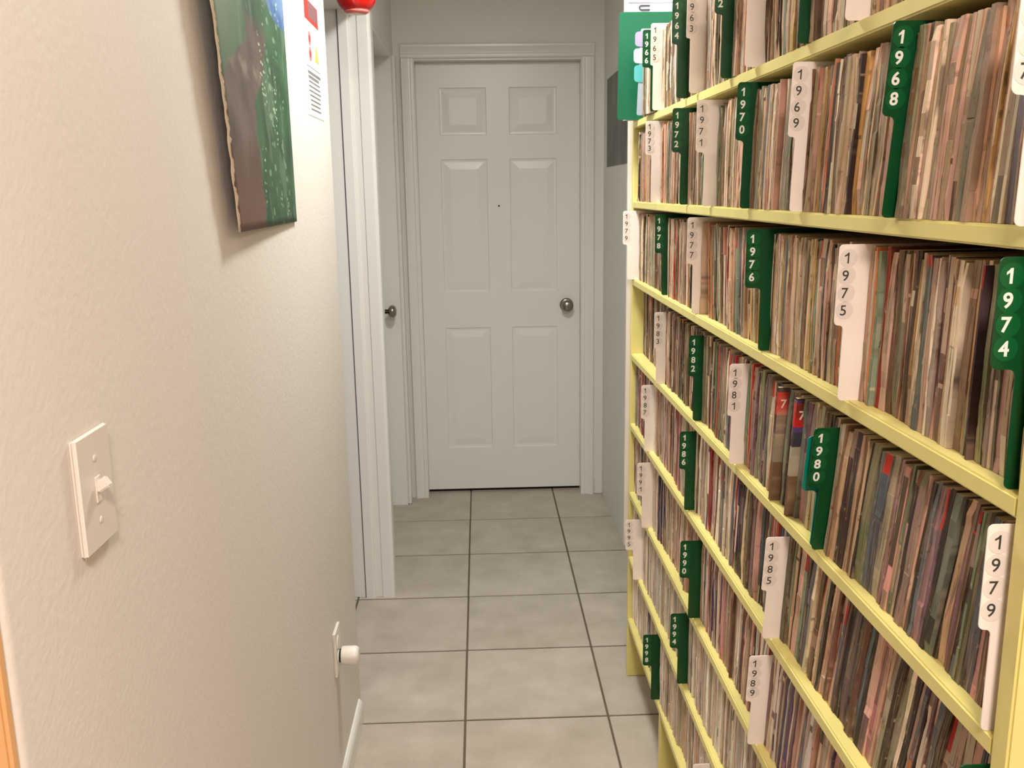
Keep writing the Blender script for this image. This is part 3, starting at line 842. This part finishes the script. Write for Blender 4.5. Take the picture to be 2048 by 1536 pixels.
for j in range(NV):
    for i in range(NU):
        a = j * (NU + 1) + i; F.append((a, a + 1, a + NU + 2, a + NU + 1))
me = bpy.data.meshes.new('painting'); me.from_pydata(V, [], F)
uvl = me.uv_layers.new(name='UVMap')
for p in me.polygons:
    p.use_smooth = True
    for li in p.loop_indices: uvl.data[li].uv = UVs[me.loops[li].vertex_index]
pt = link('painting', me, painting_mat(), None, (XL, 1.62, 1.41))
sd = pt.modifiers.new('thickness', 'SOLIDIFY'); sd.thickness = 0.0016; sd.offset = 0
tag(pt, 'green and brown painting on curling paper hung on the left wall', 'painting')

# notice taped by the rounded corner
nt_ = empty('notice', (XL, 2.225, 1.64), 'white printed notice with red symbols taped beside the rounded wall corner', 'notice')
def flat(name, y0, y1, z0, z1, mat, t0=0.0006, t1=0.0009, skew=0.0, label=None):
    bm = bmesh.new(); prism(bm, [(y0 - 2.225, z0 - 1.64), (y1 - 2.225, z0 - 1.64 + skew), (y1 - 2.225, z1 - 1.64 + skew), (y0 - 2.225, z1 - 1.64)], t0, t1, 'x')
    o = link(name, mesh_of(bm, name), mat, nt_)
    if label: tag(o, label)
    return o
M_paper = plain('notice_paper', lin(208, 209, 210), 0.4)
M_red = plain('red_print', lin(204, 52, 44), 0.5); M_red2 = plain('pale_red_print', lin(214, 112, 108), 0.5)
M_mauve = plain('photo_print', lin(118, 82, 84), 0.5, noise=0.2, nscale=90); M_gold = plain('yellow_print', lin(206, 168, 78), 0.5)
M_grey = plain('grey_print', lin(112, 110, 108), 0.6); M_lilac = plain('pale_band', lin(222, 214, 216), 0.5)
flat('sheet', 2.112, 2.318, 1.638, 2.00, M_paper, 0.0002, 0.0006)
flat('banner', 2.128, 2.300, 1.843, 1.888, M_red)
flat('banner_photo', 2.176, 2.292, 1.853, 1.8865, M_mauve, 0.0009, 0.0011)
def ring(name, yc, zc, ro, ri, mat):
    bm = bmesh.new(); nn = 24
    for q in range(nn):
        a0, a1 = 2 * math.pi * q / nn, 2 * math.pi * (q + 1) / nn
        prism(bm, [(yc - 2.225 + ro * math.cos(a0), zc - 1.64 + ro * math.sin(a0)), (yc - 2.225 + ro * math.cos(a1), zc - 1.64 + ro * math.sin(a1)),
                   (yc - 2.225 + ri * math.cos(a1), zc - 1.64 + ri * math.sin(a1)), (yc - 2.225 + ri * math.cos(a0), zc - 1.64 + ri * math.sin(a0))], 0.0006, 0.0009, 'x')
    return link(name, mesh_of(bm, name), mat, nt_)
for zc in (1.8065, 1.7735):
    ring('ban_symbol', 2.176, zc, 0.0155, 0.0085, M_red2)
    flat('ban_dot', 2.168, 2.184, zc - 0.007, zc + 0.007, M_red)
bm = bmesh.new(); prism(bm, [(2.232 - 2.225, 0.124), (2.286 - 2.225, 0.124), (2.259 - 2.225, 0.166)], 0.0006, 0.0009, 'x')
link('warning_triangle', mesh_of(bm, 'warning_triangle'), M_gold, nt_)
flat('rule', 2.128, 2.302, 1.7440, 1.7452, M_grey)
for q in range(9):
    zc = 1.732 - q * 0.0098
    a = 2.134 + rp.uniform(0, .02); heavy = 0.0030 if q < 2 else 0.0016
    flat('text_line', a, 2.298 - rp.uniform(0, .03), zc - heavy, zc + heavy, M_grey)
flat('footer_band', 2.122, 2.314, 1.640, 1.649, M_lilac)

# red ornament hanging by the open doorway
orn = empty('hanging_ornament', (-0.313, 2.60, 1.932), 'glossy red round ornament hanging before the open doorway frame', 'ornament')
prof = [(0.018, 0.0), (0.030, 0.004), (0.036, 0.009)]
M_redgloss = plain('red_glass', lin(196, 18, 14), 0.12, coat=0.6)
prof2 = []
for q in range(0, 15):
    a = math.radians(-52 + q * 10)
    prof2.append((0.0545 * math.cos(a), 0.048 + 0.050 * math.sin(a)))
bm = bmesh.new(); lathe(bm, prof2 + [(0.006, 0.099)], 32)
link('globe', mesh_of(bm, 'globe', True), M_redgloss, orn)
bm = bmesh.new(); lathe(bm, [(0.012, 0.0), (0.026, 0.0015), (0.0345, 0.0075), (0.030, 0.0095)], 32)
tag(link('base_ring', mesh_of(bm, 'base_ring', True), plain('pale_red_glass', lin(226, 120, 112), 0.2), orn), 'paler rim under the globe')
bm = bmesh.new(); lathe(bm, [(0.010, 0.096), (0.010, 0.108), (0.003, 0.112)], 16)
link('cap', mesh_of(bm, 'cap', True), M_nickel, orn)
bm = bmesh.new(); lathe(bm, [(0.0008, 0.110), (0.0008, CEIL - 1.932)], 8)
link('cord', mesh_of(bm, 'cord'), M_plastic, orn)

# dark photo poster on the right-hand wall
def poster_mat():
    m, nt, b = nodes_of('dark_photo_print')
    geo = nt.nodes.new('ShaderNodeNewGeometry'); mp = nt.nodes.new('ShaderNodeMapping'); mp.inputs['Scale'].default_value = (1, 5, 2.2); mp.inputs['Rotation'].default_value = (0.25, 0, 0)
    nt.links.new(geo.outputs['Position'], mp.inputs[0])
    n = nt.nodes.new('ShaderNodeTexNoise'); n.inputs['Scale'].default_value = 2.2; n.inputs['Detail'].default_value = 3
    nt.links.new(mp.outputs[0], n.inputs['Vector'])
    cr = nt.nodes.new('ShaderNodeValToRGB'); cr.color_ramp.elements[0].position = .42; cr.color_ramp.elements[0].color = lin(52, 50, 46)
    cr.color_ramp.elements[1].position = .72; cr.color_ramp.elements[1].color = lin(112, 104, 96)
    nt.links.new(n.outputs['Fac'], cr.inputs[0]); nt.links.new(cr.outputs[0], b.inputs['Base Color']); b.inputs['Roughness'].default_value = .4
    return m
ps = empty('poster', (XR, 3.86, 1.565), 'dark grey photo poster on the right wall behind the large green card', 'poster')
bm = bmesh.new(); add_box(bm, -0.0016, -0.0003, -0.34, 0.345, 0, 0.375)
link('print', mesh_of(bm, 'print'), poster_mat(), ps)

# ceiling lamps that light the rooms (above the picture)
def ceiling_lamp(x, y, rad, label):
    L = empty('ceiling_lamp', (x, y, CEIL), label, 'lamp', 'ceiling lamps')
    bm = bmesh.new(); lathe(bm, [(rad, -0.0005), (rad, -0.018), (rad - 0.012, -0.020), (rad - 0.02, -0.012)], 32)
    link('fitting', mesh_of(bm, 'fitting', True), M_trim, L)
ceiling_lamp(0.10, 2.12, 0.17, 'round white ceiling lamp above the middle of the hallway')
ceiling_lamp(0.10, -0.55, 0.24, 'round white ceiling lamp above the front room')
ceiling_lamp(-1.7, 2.6, 0.29, 'round white ceiling lamp above the side room')
